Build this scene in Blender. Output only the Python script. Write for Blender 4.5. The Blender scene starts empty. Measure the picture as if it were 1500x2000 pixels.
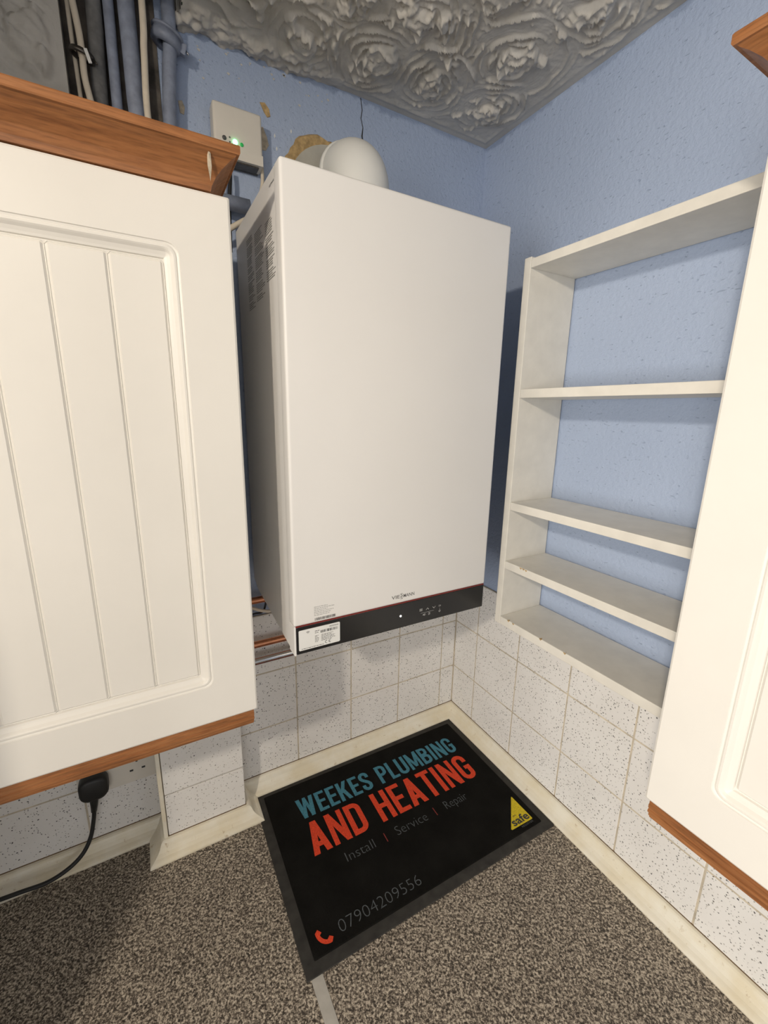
import bpy, bmesh, math, random
import numpy as np
from mathutils import Vector, Matrix

random.seed(7)
SC = bpy.context.scene
COL = SC.collection

# ---------------------------------------------------------------- camera
R = ((0.87129698, -0.49040794, 0.01848302),
     (0.0960615, 0.20736203, 0.97353643),
     (-0.48126267, -0.84646384, 0.22778324))
CAM = (-0.78729608, -0.9258884, 0.92012386)
cd = bpy.data.cameras.new('camera')
cam = bpy.data.objects.new('camera', cd)
COL.objects.link(cam)
cd.sensor_fit = 'HORIZONTAL'
cd.sensor_width = 36.0
cd.lens = 36.0 * 835.88 / 1500.0
cd.clip_start = 0.02
mw = Matrix.Identity(4)
for i in range(3):
    for j in range(3):
        mw[j][i] = R[i][j]
    mw[i][3] = CAM[i]
cam.matrix_world = mw
SC.camera = cam

# ---------------------------------------------------------------- world, light, exposure
w = bpy.data.worlds.new('world')
SC.world = w
w.use_nodes = True
w.node_tree.nodes['Background'].inputs[0].default_value = (0.75, 0.85, 1.0, 1)
w.node_tree.nodes['Background'].inputs[1].default_value = 0.3
SC.view_settings.view_transform = 'Standard'
SC.view_settings.look = 'None'
SC.view_settings.gamma = 1.0
SC.view_settings.exposure = 0.10
SC.view_settings.use_curve_mapping = False

LAMP = (-1.60, -1.30, 1.43)  # assumed position of the unseen spotlight
LAMP_W = 46.0
ADDED_LEFT_W = 43.0  # strength of the light added at the far left
REAR_FILL_W = 8.0


def light(name, kind, loc, energy, color, **kw):
    l = bpy.data.lights.new(name, kind)
    l.energy = energy
    l.color = color
    for k, v in kw.items():
        setattr(l, k, v)
    o = bpy.data.objects.new(name, l)
    o.location = loc
    COL.objects.link(o)
    return o


# assumed ceiling spotlight, out of view, turned towards this corner
sl = light('assumed_ceiling_spot', 'SPOT', LAMP, LAMP_W, (1.0, 0.885, 0.73), shadow_soft_size=0.04, spot_size=math.radians(100), spot_blend=0.75)
sl.rotation_euler = (Vector((-0.45, -0.35, 0.35)) - Vector(LAMP)).to_track_quat('-Z', 'Y').to_euler()
# added area light at the far left, behind the photographer: assumed daylight, no window modelled
wl = light('added_left_light', 'AREA', (-3.15, -1.75, 0.50), ADDED_LEFT_W, (1.0, 0.965, 0.91),
           shape='RECTANGLE', size=1.3, size_y=1.0)
wl.rotation_euler = (math.radians(90), 0, math.radians(-90))
# added cool fill light behind the camera, brightens the fronts facing it
w2 = light('rear_fill_light', 'AREA', (-1.5, -3.15, 0.55), REAR_FILL_W, (0.95, 0.97, 1.0),
           shape='RECTANGLE', size=1.1, size_y=1.0)
w2.rotation_euler = (math.radians(90), 0, 0)

# ---------------------------------------------------------------- materials
MATS = {}


def new_mat(name):
    m = bpy.data.materials.new(name)
    m.use_nodes = True
    nt = m.node_tree
    b = nt.nodes['Principled BSDF']
    MATS[name] = m
    return m, nt, b


def N(nt, kind, **inp):
    n = nt.nodes.new(kind)
    for k, v in inp.items():
        if k in n.inputs:
            n.inputs[k].default_value = v
        else:
            setattr(n, k, v)
    return n


def pos(nt, scale=(1, 1, 1), rot=(0, 0, 0)):
    g = nt.nodes.new('ShaderNodeNewGeometry')
    mp = nt.nodes.new('ShaderNodeMapping')
    mp.inputs['Scale'].default_value = scale
    mp.inputs['Rotation'].default_value = rot
    nt.links.new(g.outputs['Position'], mp.inputs['Vector'])
    return mp.outputs[0]


def ramp(nt, src, stops, interp='LINEAR'):
    r = nt.nodes.new('ShaderNodeValToRGB')
    r.color_ramp.interpolation = interp
    els = r.color_ramp.elements
    while len(els) < len(stops):
        els.new(0.5)
    for e, (p, c) in zip(els, stops):
        e.position = p
        e.color = c if len(c) == 4 else (*c, 1)
    nt.links.new(src, r.inputs[0])
    return r.outputs[0]


def mix(nt, fac, a, b):
    m = nt.nodes.new('ShaderNodeMix')
    m.data_type = 'RGBA'
    for sock, v in ((m.inputs[0], fac), (m.inputs[6], a), (m.inputs[7], b)):
        if hasattr(v, 'links'):
            nt.links.new(v, sock)
        elif isinstance(v, (int, float)):
            sock.default_value = v
        else:
            sock.default_value = (*v, 1) if len(v) == 3 else v
    return m.outputs[2]


def noise(nt, vec, scale, detail=3.0, rough=0.55, dist=0.0):
    n = N(nt, 'ShaderNodeTexNoise', Scale=scale, Detail=detail, Roughness=rough, Distortion=dist)
    nt.links.new(vec, n.inputs['Vector'])
    return n


def bump(nt, b, height, strength=0.3, dist=0.002):
    bp = N(nt, 'ShaderNodeBump', Strength=strength, Distance=dist)
    nt.links.new(height, bp.inputs['Height'])
    nt.links.new(bp.outputs[0], b.inputs['Normal'])
    return bp


def plain(name, col, rough=0.5, metal=0.0, spec=None, emit=None, es=0.0, nscale=None, namt=0.12):
    m, nt, b = new_mat(name)
    b.inputs['Roughness'].default_value = rough
    b.inputs['Metallic'].default_value = metal
    if spec is not None:
        b.inputs['Specular IOR Level'].default_value = spec
    n = noise(nt, pos(nt), nscale or 25.0, 4.0)
    c0 = tuple(x * (1 - namt) for x in col)
    c1 = tuple(min(1, x * (1 + namt * 0.6)) for x in col)
    out = ramp(nt, n.outputs[0], [(0.3, c0), (0.7, c1)])
    nt.links.new(out, b.inputs['Base Color'])
    if emit:
        b.inputs['Emission Color'].default_value = (*emit, 1)
        b.inputs['Emission Strength'].default_value = es
    return m


# painted blue wall with coarse stipple relief
m, nt, b = new_mat('blue_paint')
v = pos(nt)
n1 = noise(nt, v, 3.0, 3.0)
n2 = noise(nt, v, 125.0, 4.0, 0.6)
col = ramp(nt, n1.outputs[0], [(0.3, (0.385, 0.47, 0.645)), (0.7, (0.43, 0.515, 0.69))])
# little dark dents of the textured paper
vv = N(nt, 'ShaderNodeTexVoronoi', Scale=135.0)
mpd = pos(nt, (1, 0.55, 1.5), (0.3, 0.3, 0.2))
dn = noise(nt, mpd, 60.0, 2.0)
addv = N(nt, 'ShaderNodeVectorMath', operation='MULTIPLY_ADD')
addv.inputs[1].default_value = (0.02, 0.02, 0.02)
nt.links.new(dn.outputs[1], addv.inputs[0])
nt.links.new(mpd, addv.inputs[2])
nt.links.new(addv.outputs[0], vv.inputs['Vector'])
dents = ramp(nt, vv.outputs['Distance'], [(0.08, (1, 1, 1)), (0.24, (0, 0, 0))])
pick = N(nt, 'ShaderNodeSeparateColor')
nt.links.new(vv.outputs['Color'], pick.inputs[0])
keep = ramp(nt, pick.outputs[0], [(0.34, (1, 1, 1)), (0.40, (0, 0, 0))])
mul = N(nt, 'ShaderNodeMath', operation='MULTIPLY')
nt.links.new(dents, mul.inputs[0])
nt.links.new(keep, mul.inputs[1])
c2 = mix(nt, mul.outputs[0], col, (0.335, 0.41, 0.575))
fac = N(nt, 'ShaderNodeMath', operation='MULTIPLY')
fac.inputs[1].default_value = 1.0
nt.links.new(c2, b.inputs['Base Color'])
hs = N(nt, 'ShaderNodeMath', operation='MULTIPLY_ADD')
hs.inputs[1].default_value = -0.28
nt.links.new(mul.outputs[0], hs.inputs[0])
nt.links.new(n2.outputs[0], hs.inputs[2])
bump(nt, b, hs.outputs[0], 0.8, 0.0028)
b.inputs['Roughness'].default_value = 0.55
b.inputs['Specular IOR Level'].default_value = 0.35

# plaster relief on the ceiling: colour only, relief is geometry
m, nt, b = new_mat('ceiling_plaster')
n1 = noise(nt, pos(nt), 14.0, 5.0)
nt.links.new(ramp(nt, n1.outputs[0], [(0.3, (0.53, 0.50, 0.45)), (0.7, (0.64, 0.61, 0.56))]), b.inputs['Base Color'])
n2 = noise(nt, pos(nt), 260.0, 3.0)
bump(nt, b, n2.outputs[0], 0.35, 0.0012)
b.inputs['Roughness'].default_value = 0.8

# speckled wall tile
m, nt, b = new_mat('speckled_tile')
v = pos(nt)
wob = noise(nt, v, 170.0, 2.0)
ad = N(nt, 'ShaderNodeVectorMath', operation='MULTIPLY_ADD')
ad.inputs[1].default_value = (0.0045, 0.0045, 0.0045)
nt.links.new(wob.outputs[1], ad.inputs[0])
nt.links.new(v, ad.inputs[2])
vo = N(nt, 'ShaderNodeTexVoronoi', Scale=225.0)
nt.links.new(ad.outputs[0], vo.inputs['Vector'])
sp = N(nt, 'ShaderNodeSeparateColor')
nt.links.new(vo.outputs['Color'], sp.inputs[0])
szv = N(nt, 'ShaderNodeMath', operation='MULTIPLY_ADD')
szv.inputs[1].default_value = 0.18
nt.links.new(sp.outputs[2], szv.inputs[0])
nt.links.new(vo.outputs['Distance'], szv.inputs[2])
dot = ramp(nt, szv.outputs[0], [(0.26, (1, 1, 1)), (0.38, (0, 0, 0))])
kp = ramp(nt, sp.outputs[0], [(0.58, (1, 1, 1)), (0.62, (0, 0, 0))])
ml = N(nt, 'ShaderNodeMath', operation='MULTIPLY')
nt.links.new(dot, ml.inputs[0])
nt.links.new(kp, ml.inputs[1])
spc = ramp(nt, sp.outputs[1], [(0.0, (0.05, 0.05, 0.055)), (0.5, (0.22, 0.21, 0.20)), (1.0, (0.55, 0.52, 0.48))])
bn = noise(nt, v, 9.0, 4.0)
bc = ramp(nt, bn.outputs[0], [(0.3, (0.79, 0.77, 0.745)), (0.7, (0.85, 0.835, 0.815))])
nt.links.new(mix(nt, ml.outputs[0], bc, spc), b.inputs['Base Color'])
b.inputs['Roughness'].default_value = 0.42
b.inputs['Specular IOR Level'].default_value = 0.35
bump(nt, b, noise(nt, v, 300.0, 2.0).outputs[0], 0.15, 0.0006)

plain('grime_brown', (0.14, 0.085, 0.04), 0.9, nscale=60, namt=0.5)
plain('bare_dirty_plaster', (0.13, 0.115, 0.10), 0.95, nscale=30, namt=0.6)
plain('grout', (0.60, 0.53, 0.42), 0.9, nscale=40, namt=0.3)

# speckled laminate worktop
m, nt, b = new_mat('speckled_laminate')
v = pos(nt, (1, 1, 1), (0, 0, 0.5))
na = noise(nt, v, 240.0, 6.0, 0.85, 0.0)
vw = N(nt, 'ShaderNodeTexVoronoi', Scale=380.0)
nt.links.new(v, vw.inputs['Vector'])
sw_ = N(nt, 'ShaderNodeSeparateColor')
nt.links.new(vw.outputs['Color'], sw_.inputs[0])
am = N(nt, 'ShaderNodeMath', operation='MULTIPLY_ADD')
am.inputs[1].default_value = 0.13
nt.links.new(sw_.outputs[0], am.inputs[0])
nt.links.new(na.outputs[0], am.inputs[2])
nt.links.new(ramp(nt, am.outputs[0], [(0.475, (0.028, 0.023, 0.019)), (0.54, (0.115, 0.094, 0.076)),
                                      (0.590, (0.295, 0.25, 0.20)), (0.66, (0.63, 0.56, 0.46))]), b.inputs['Base Color'])
b.inputs['Roughness'].default_value = 0.5
b.inputs['Specular IOR Level'].default_value = 0.35

# stained pine / oak mouldings
for nm, sc in (('wood_along_x', (6, 70, 70)), ('wood_along_y', (70, 6, 70))):
    m, nt, b = new_mat(nm)
    v = pos(nt, sc)
    n1 = noise(nt, v, 1.0, 6.0, 0.65, 0.6)
    n2 = noise(nt, pos(nt, tuple(s * 6 for s in sc)), 1.0, 3.0)
    base = ramp(nt, n1.outputs[0], [(0.25, (0.20, 0.072, 0.022)), (0.5, (0.34, 0.135, 0.045)), (0.75, (0.44, 0.19, 0.07))])
    dk = ramp(nt, n2.outputs[0], [(0.35, (0.55, 0.55, 0.55)), (0.55, (1, 1, 1))])
    mm = nt.nodes.new('ShaderNodeMix')
    mm.data_type = 'RGBA'
    mm.blend_type = 'MULTIPLY'
    mm.inputs[0].default_value = 0.6
    nt.links.new(base, mm.inputs[6])
    nt.links.new(dk, mm.inputs[7])
    nt.links.new(mm.outputs[2], b.inputs['Base Color'])
    b.inputs['Roughness'].default_value = 0.48

# yellowed plastic worktop trim with dirt
m, nt, b = new_mat('trim_plastic')
n1 = noise(nt, pos(nt), 16.0, 5.0, 0.6)
n2 = noise(nt, pos(nt), 60.0, 5.0, 0.7)
base = ramp(nt, n1.outputs[0], [(0.35, (0.77, 0.695, 0.53)), (0.65, (0.85, 0.81, 0.70))])
st = ramp(nt, n2.outputs[0], [(0.62, (0, 0, 0)), (0.72, (0.75, 0.75, 0.75))])
nt.links.new(mix(nt, st, base, (0.45, 0.33, 0.18)), b.inputs['Base Color'])
b.inputs['Roughness'].default_value = 0.4

plain('door_vinyl', (0.83, 0.805, 0.755), 0.42, nscale=6, namt=0.03, spec=0.4)
plain('carcass_white', (0.80, 0.78, 0.74), 0.5, nscale=8, namt=0.05)
plain('boiler_white', (0.80, 0.785, 0.765), 0.38, nscale=4, namt=0.02, spec=0.4)
plain('flue_white', (0.75, 0.75, 0.725), 0.5, nscale=9, namt=0.04)
plain('flue_plate_grey', (0.50, 0.48, 0.42), 0.7, nscale=30, namt=0.12)
plain('plaster_tan', (0.52, 0.36, 0.17), 0.95, nscale=120, namt=0.35)
plain('plaster_pale', (0.55, 0.47, 0.36), 0.95, nscale=120, namt=0.35)
plain('black_gloss', (0.012, 0.012, 0.013), 0.22, nscale=12, namt=0.05)
plain('accent_red', (0.22, 0.02, 0.015), 0.4)
plain('chip_white', (0.62, 0.60, 0.56), 0.9)
plain('print_grey', (0.16, 0.155, 0.15), 0.6)
plain('print_dark', (0.03, 0.03, 0.032), 0.6)
plain('print_silver', (0.42, 0.42, 0.41), 0.5)
plain('label_paper', (0.80, 0.80, 0.78), 0.5, nscale=15, namt=0.03)
plain('white_plastic', (0.74, 0.70, 0.63), 0.45, nscale=12, namt=0.05)
plain('cable_white', (0.72, 0.64, 0.52), 0.5, nscale=50, namt=0.1)
plain('black_rubber', (0.012, 0.012, 0.012), 0.5, nscale=30, namt=0.2)
plain('led_white', (0.9, 0.9, 0.9), 0.3, emit=(1, 1, 1), es=1.5)
plain('led_green', (0.1, 0.8, 0.3), 0.3, emit=(0.12, 1.0, 0.32), es=9.0)
plain('led_green_dim', (0.03, 0.30, 0.08), 0.3, emit=(0.02, 0.5, 0.1), es=0.25)
plain('button_dark', (0.10, 0.10, 0.10), 0.5)
plain('pipe_blue', (0.255, 0.29, 0.38), 0.5, nscale=60, namt=0.25)
plain('pipe_grey', (0.17, 0.17, 0.17), 0.7, nscale=60, namt=0.35)
plain('copper', (0.80, 0.36, 0.20), 0.28, 1.0, nscale=60, namt=0.2)
plain('chrome', (0.75, 0.75, 0.75), 0.12, 1.0, nscale=80, namt=0.1)
plain('steel_strip', (0.52, 0.50, 0.46), 0.4, 0.15, nscale=60, namt=0.1)
plain('metal_dark', (0.10, 0.09, 0.08), 0.4, 0.8, nscale=80, namt=0.3)
plain('shelf_white', (0.80, 0.77, 0.70), 0.5, nscale=30, namt=0.06)
plain('floor_vinyl', (0.32, 0.26, 0.20), 0.5, nscale=5, namt=0.2)
plain('room_white', (0.70, 0.68, 0.64), 0.8, nscale=5, namt=0.05)
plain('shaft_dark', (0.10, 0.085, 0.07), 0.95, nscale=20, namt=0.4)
plain('mat_rubber', (0.030, 0.028, 0.025), 0.75, nscale=45, namt=0.45)
plain('mat_blue', (0.060, 0.225, 0.31), 0.95, nscale=450, namt=0.35)
plain('mat_red', (0.72, 0.060, 0.018), 0.95, nscale=450, namt=0.28)
plain('mat_thin_grey', (0.100, 0.112, 0.122), 0.95, nscale=450, namt=0.45)
plain('mat_thin_red', (0.24, 0.035, 0.03), 0.95, nscale=450, namt=0.3)
plain('mat_yellow', (0.66, 0.52, 0.02), 0.95, nscale=450, namt=0.3)
m, nt, b = new_mat('mat_pile')
n1 = noise(nt, pos(nt), 500.0, 2.0)
n2 = noise(nt, pos(nt), 18.0, 4.0)
nt.links.new(ramp(nt, n2.outputs[0], [(0.35, (0.0065, 0.0062, 0.0055)), (0.75, (0.011, 0.0105, 0.0095))]), b.inputs['Base Color'])
bump(nt, b, n1.outputs[0], 0.6, 0.002)
b.inputs['Roughness'].default_value = 1.0
b.inputs['Specular IOR Level'].default_value = 0.1


# ---------------------------------------------------------------- mesh helpers
def meta(o, label=None, cat=None, group=None, kind=None):
    if label:
        o['label'] = label
    if cat:
        o['category'] = cat
    if group:
        o['group'] = group
    if kind:
        o['kind'] = kind
    return o


def link(name, me, mat, parent=None, smooth=False):
    if mat:
        me.materials.append(MATS[mat])
    if smooth:
        for p in me.polygons:
            p.use_smooth = True
    o = bpy.data.objects.new(name, me)
    COL.objects.link(o)
    if parent:
        o.parent = parent
    return o


def pyd(name, verts, faces, mat, parent=None, smooth=False):
    me = bpy.data.meshes.new(name)
    me.from_pydata([tuple(v) for v in verts], [], faces)
    me.update()
    bm = bmesh.new()
    bm.from_mesh(me)
    bmesh.ops.recalc_face_normals(bm, faces=bm.faces)
    bm.to_mesh(me)
    bm.free()
    return link(name, me, mat, parent, smooth)


def empty(name, loc=(0, 0, 0), rz=0.0):
    o = bpy.data.objects.new(name, None)
    o.location = loc
    o.rotation_euler = (0, 0, rz)
    o.empty_display_size = 0.05
    COL.objects.link(o)
    return o


def box_mesh(lo, hi, bevel=0.0, seg=2):
    bm = bmesh.new()
    vs = [bm.verts.new((x, y, z)) for x in (lo[0], hi[0]) for y in (lo[1], hi[1]) for z in (lo[2], hi[2])]
    for f in ((0, 1, 3, 2), (4, 6, 7, 5), (0, 4, 5, 1), (2, 3, 7, 6), (0, 2, 6, 4), (1, 5, 7, 3)):
        bm.faces.new([vs[i] for i in f])
    bmesh.ops.recalc_face_normals(bm, faces=bm.faces)
    if bevel > 0:
        bmesh.ops.bevel(bm, geom=bm.edges[:], offset=bevel, segments=seg, affect='EDGES', profile=0.6)
    me = bpy.data.meshes.new('box')
    bm.to_mesh(me)
    bm.free()
    return me


def box(name, lo, hi, mat, parent=None, bevel=0.0, seg=2):
    lo, hi = [min(a, b) for a, b in zip(lo, hi)], [max(a, b) for a, b in zip(lo, hi)]
    return link(name, box_mesh(lo, hi, bevel, seg), mat, parent, bevel > 0.004)


def sweep(name, start, end, normal, prof, mat, parent=None, ms=0.0, me_=0.0, smooth=False):
    """profile (out, z) extruded from start to end; out along normal; mitres shift ends by out*m along the run."""
    s, e, n = Vector(start), Vector(end), Vector(normal)
    t = (e - s).normalized()
    k = len(prof)
    V = [s + n * o + t * (o * ms) + Vector((0, 0, z)) for o, z in prof]
    V += [e + n * o + t * (o * me_) + Vector((0, 0, z)) for o, z in prof]
    F = [(i, (i + 1) % k, k + (i + 1) % k, k + i) for i in range(k)]
    F += [tuple(range(k)), tuple(range(2 * k - 1, k - 1, -1))]
    return pyd(name, V, F, mat, parent, smooth)


def smooth_path(P, n=8):
    P = [Vector(p) for p in P]
    if len(P) < 3:
        return P
    out = []
    Q = [P[0] * 2 - P[1]] + P + [P[-1] * 2 - P[-2]]
    for i in range(1, len(Q) - 2):
        a, b_, c, d = Q[i - 1:i + 3]
        for j in range(n):
            t = j / n
            out.append(0.5 * ((2 * b_) + (c - a) * t + (2 * a - 5 * b_ + 4 * c - d) * t * t + (3 * b_ - a - 3 * c + d) * t ** 3))
    out.append(P[-1])
    return out


def tube_data(P, r, n=14):
    P = [Vector(p) for p in P]
    rs = r if isinstance(r, (list, tuple)) else [r] * len(P)
    T = []
    for i in range(len(P)):
        a = P[max(i - 1, 0)]
        c = P[min(i + 1, len(P) - 1)]
        T.append((c - a).normalized())
    up = Vector((0, 0, 1)) if abs(T[0].z) < 0.9 else Vector((1, 0, 0))
    u = T[0].cross(up).normalized()
    V, F = [], []
    for i, p in enumerate(P):
        u = (u - T[i] * u.dot(T[i])).normalized()
        v_ = T[i].cross(u)
        for k in range(n):
            a = 2 * math.pi * k / n
            V.append(p + (u * math.cos(a) + v_ * math.sin(a)) * rs[i])
    for i in range(len(P) - 1):
        for k in range(n):
            F.append((i * n + k, i * n + (k + 1) % n, (i + 1) * n + (k + 1) % n, (i + 1) * n + k))
    F.append(tuple(range(n)))
    F.append(tuple((len(P) - 1) * n + k for k in range(n)))
    return V, F


def tube(name, P, r, mat, parent=None, n=14, curved=True, seg=8):
    if curved and not isinstance(r, (list, tuple)):
        P = smooth_path(P, seg)
    V, F = tube_data(P, r, n)
    o = pyd(name, V, F, mat, parent)
    for p in o.data.polygons:
        p.use_smooth = len(p.vertices) == 4
    return o


def rrect(x0, z0, x1, z1, r, n=6):
    pts = []
    r = max(r, 1e-5)
    for cx, cz, a0 in ((x1 - r, z1 - r, 0), (x0 + r, z1 - r, 90), (x0 + r, z0 + r, 180), (x1 - r, z0 + r, 270)):
        for i in range(n + 1):
            a = math.radians(a0 + 90 * i / n)
            pts.append((cx + r * math.cos(a), cz + r * math.sin(a)))
    return pts


def loops(name, L, mat, parent=None, cap0=False, cap1=False, smooth=False):
    """L: list of equal-length 3D loops bridged in order"""
    n = len(L[0])
    V = [p for lp in L for p in lp]
    F = []
    for i in range(len(L) - 1):
        for k in range(n):
            F.append((i * n + k, i * n + (k + 1) % n, (i + 1) * n + (k + 1) % n, (i + 1) * n + k))
    if cap0:
        F.append(tuple(range(n)))
    if cap1:
        F.append(tuple((len(L) - 1) * n + k for k in range(n)))
    return pyd(name, V, F, mat, parent, smooth)


# ---------------------------------------------------------------- value noise for plaster relief
_rng = np.random.RandomState(11)
_lat = _rng.rand(256, 256)


def vnoise(x, y):
    xi = np.floor(x).astype(int)
    yi = np.floor(y).astype(int)
    fx, fy = x - xi, y - yi
    fx = fx * fx * (3 - 2 * fx)
    fy = fy * fy * (3 - 2 * fy)
    g = lambda a, b_: _lat[a % 256, b_ % 256]
    return (g(xi, yi) * (1 - fx) * (1 - fy) + g(xi + 1, yi) * fx * (1 - fy)
            + g(xi, yi + 1) * (1 - fx) * fy + g(xi + 1, yi + 1) * fx * fy)


def swirl_field(X, Y, swirls):
    """height of hand-combed swirl plaster; swirls (cx, cy, radius, phase, turn) painted one over another"""
    Xw = X + 0.018 * (vnoise(X * 16 + 5, Y * 16 + 8) - 0.5) + 0.006 * (vnoise(X * 55, Y * 55 + 3) - 0.5)
    Yw = Y + 0.018 * (vnoise(X * 16 + 77, Y * 16 + 31) - 0.5) + 0.006 * (vnoise(X * 55 + 21, Y * 55) - 0.5)
    H = 0.0012 * vnoise(X * 60, Y * 60)
    XA, YA, HA, xs_, ys_ = Xw, Yw, H, X[:, 0], Y[0, :]
    for cx, cy, rad, ph, turn in swirls:
        lim = rad * 1.3 + 0.02
        i0, i1 = np.searchsorted(xs_, (cx - lim, cx + lim))
        j0, j1 = np.searchsorted(ys_, (cy - lim, cy + lim))
        if i1 <= i0 or j1 <= j0:
            continue
        Xw, Yw, H = XA[i0:i1, j0:j1], YA[i0:i1, j0:j1], HA[i0:i1, j0:j1]
        dx, dy = Xw - cx, Yw - cy
        r = np.hypot(dx, dy) + 1e-6
        th = np.arctan2(dy, dx)
        ct, st_ = np.cos(th), np.sin(th)
        wob = vnoise(ct * 1.6 + ph * 3 + 40, st_ * 1.6 + ph * 7 + 40)
        R_ = rad * (0.78 + 0.45 * wob)
        q = r / R_
        msk = np.clip((1.0 - q) / 0.07, 0, 1)
        # combed arcs: thin sharp ridges along a spiral, broken up and strongest on one side
        th0 = ph * 17.0
        lean = 0.35 + 0.65 * (0.5 + 0.5 * np.cos(th - th0)) ** 0.8
        s = r / 0.0150 - turn * th / (2 * math.pi) + 0.6 * wob
        ring_ = np.floor(s)
        f = s - ring_
        ridge = np.exp(-((f - 0.62) / 0.13) ** 2) + 0.45 * np.clip(f / 0.62, 0, 1) ** 2 * (f < 0.62)
        amp = np.clip(vnoise(ct * 1.7 + ring_ * 3.7 + ph * 9 + 50, st_ * 1.7 + ring_ * 1.9 + 50) * 2.8 - 0.95, 0.03, 1.0) * lean
        fine = 0.5 + 0.5 * np.sin(2 * math.pi * (r / 0.0052 + 4 * wob))
        h = 0.0052 * ridge * amp + 0.0007 * fine * (0.2 + 0.8 * vnoise(ct * 3 + ph, st_ * 3 + r * 40))
        h = h + 0.0014 * np.exp(-((q - 0.90) / 0.08) ** 2) * lean
        # torn lumps left where the brush was lifted, pushed to one side of the centre
        ox, oy = dx + 0.010 * math.cos(th0), dy + 0.010 * math.sin(th0)
        c = np.clip(1.25 - np.hypot(ox, oy) / (0.40 * rad), 0, 1)
        nn_ = vnoise(ox * 48 + ph * 13 + 60, oy * 48 + 60 + ph * 31) + 0.35 * vnoise(ox * 130 + 7, oy * 130 + 9) + 0.9 * c - 1.05
        h = h + 0.0105 * np.clip(nn_ * 4.0, 0, 1) * (0.55 + 0.45 * vnoise(ox * 90 + 3, oy * 90 + ph * 50))
        HA[i0:i1, j0:j1] = H * (1 - msk) + (h + 0.0004) * msk
    H = HA + 0.0008 * vnoise(X * 190, Y * 190)
    return H


# ================================================================ STRUCTURE
CEIL = 1.536
XW = -3.2
YW = -3.2
TP = 0.15
TZ = (0.0107, 0.1607, 0.3107, 0.4607)
TX0 = -0.0557
TY0 = -0.1004

wall_back = meta(box('wall_back', (XW, 0.0, -0.9), (0.1, 0.1, 1.95), 'blue_paint'), kind='structure')
wall_right = meta(box('wall_right', (0.0, YW, -0.9), (0.1, 0.0, 1.95), 'blue_paint'), kind='structure')
meta(box('wall_front', (XW, YW - 0.1, -0.9), (0.1, YW, CEIL), 'room_white'), kind='structure')
meta(box('wall_left', (XW - 0.1, YW, -0.9), (XW, 0.0, CEIL), 'room_white'), kind='structure')
meta(box('shade_wall_stub', (-1.30, -0.64, -0.9), (-1.18, 0.0, CEIL - 0.012), 'room_white'), kind='structure')  # unseen stub added to throw the shadow on the left of the worktop
meta(box('floor', (XW, YW, -0.92), (0.0, 0.0, -0.9), 'floor_vinyl'), kind='structure')

# ceiling: combed plaster relief, with a broken-out hole for the pipes at the back wall
SW = [(-0.655, -0.17, 0.10), (-0.428, -0.20, 0.11), (-0.56, -0.13, 0.10), (-0.481, -0.080, 0.085), (-0.35, -0.33, 0.10),
      (-0.055, -0.47, 0.09), (-0.255, -0.300, 0.105), (-0.325, -0.205, 0.095), (-0.108, -0.365, 0.10), (-0.355, -0.098, 0.09),
      (-0.137, -0.228, 0.098), (-0.232, -0.110, 0.100), (-0.094, -0.112, 0.082), (-0.20, -0.42, 0.09)]
swl = [(x, y, r, (i * 0.37) % 1.0 + 0.2, 1 if i % 3 else -1) for i, (x, y, r) in enumerate(SW)]
rr = random.Random(3)
far = []
for _ in range(70):
    x, y = rr.uniform(-1.25, 0), rr.uniform(-0.85, 0)
    if y < -0.46 or x < -0.72:
        far.append((x, y, rr.uniform(0.07, 0.1), rr.random() + 0.2, rr.choice((1, -1))))
st = 0.0019
gx = np.arange(-1.2, 0.0 + st / 2, st)
gy = np.arange(-0.82, 0.0 + st / 2, st)
GX, GY = np.meshgrid(gx, gy, indexing='ij')
H = swirl_field(GX, GY, far + swl)
edge = np.minimum(-GX, -GY)
H = H * np.clip((edge - 0.010) / 0.012, 0, 1) + 0.0022 * np.clip(1 - np.abs(edge - 0.020) / 0.007, 0, 1) * vnoise(GX * 40, GY * 40)
# crumbly strip of old filler along the back wall, left of the flue
old = np.clip((-GX - 0.36) / 0.12, 0, 1) * np.clip((0.055 + GY) / 0.03, 0, 1)
H = H * (1 - 0.6 * old) + old * (0.010 * vnoise(GX * 70, GY * 110) + 0.004 * vnoise(GX * 200, GY * 200))
Z = CEIL - 1.25 * H
hole = (GX > -0.832 + 0.010 * vnoise(GX * 50, GY * 50)) & (GX < -0.672 + 0.012 * (vnoise(GX * 45 + 9, GY * 45) - 0.5)) & (GY > -0.10)
nx, ny = GX.shape
V = np.stack([GX, GY, Z], -1).reshape(-1, 3)
idx = np.arange(nx * ny).reshape(nx, ny)
hb = hole.reshape(-1)
q = np.stack([idx[:-1, :-1], idx[1:, :-1], idx[1:, 1:], idx[:-1, 1:]], -1).reshape(-1, 4)
q = q[~hb[q].any(1)]
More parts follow.
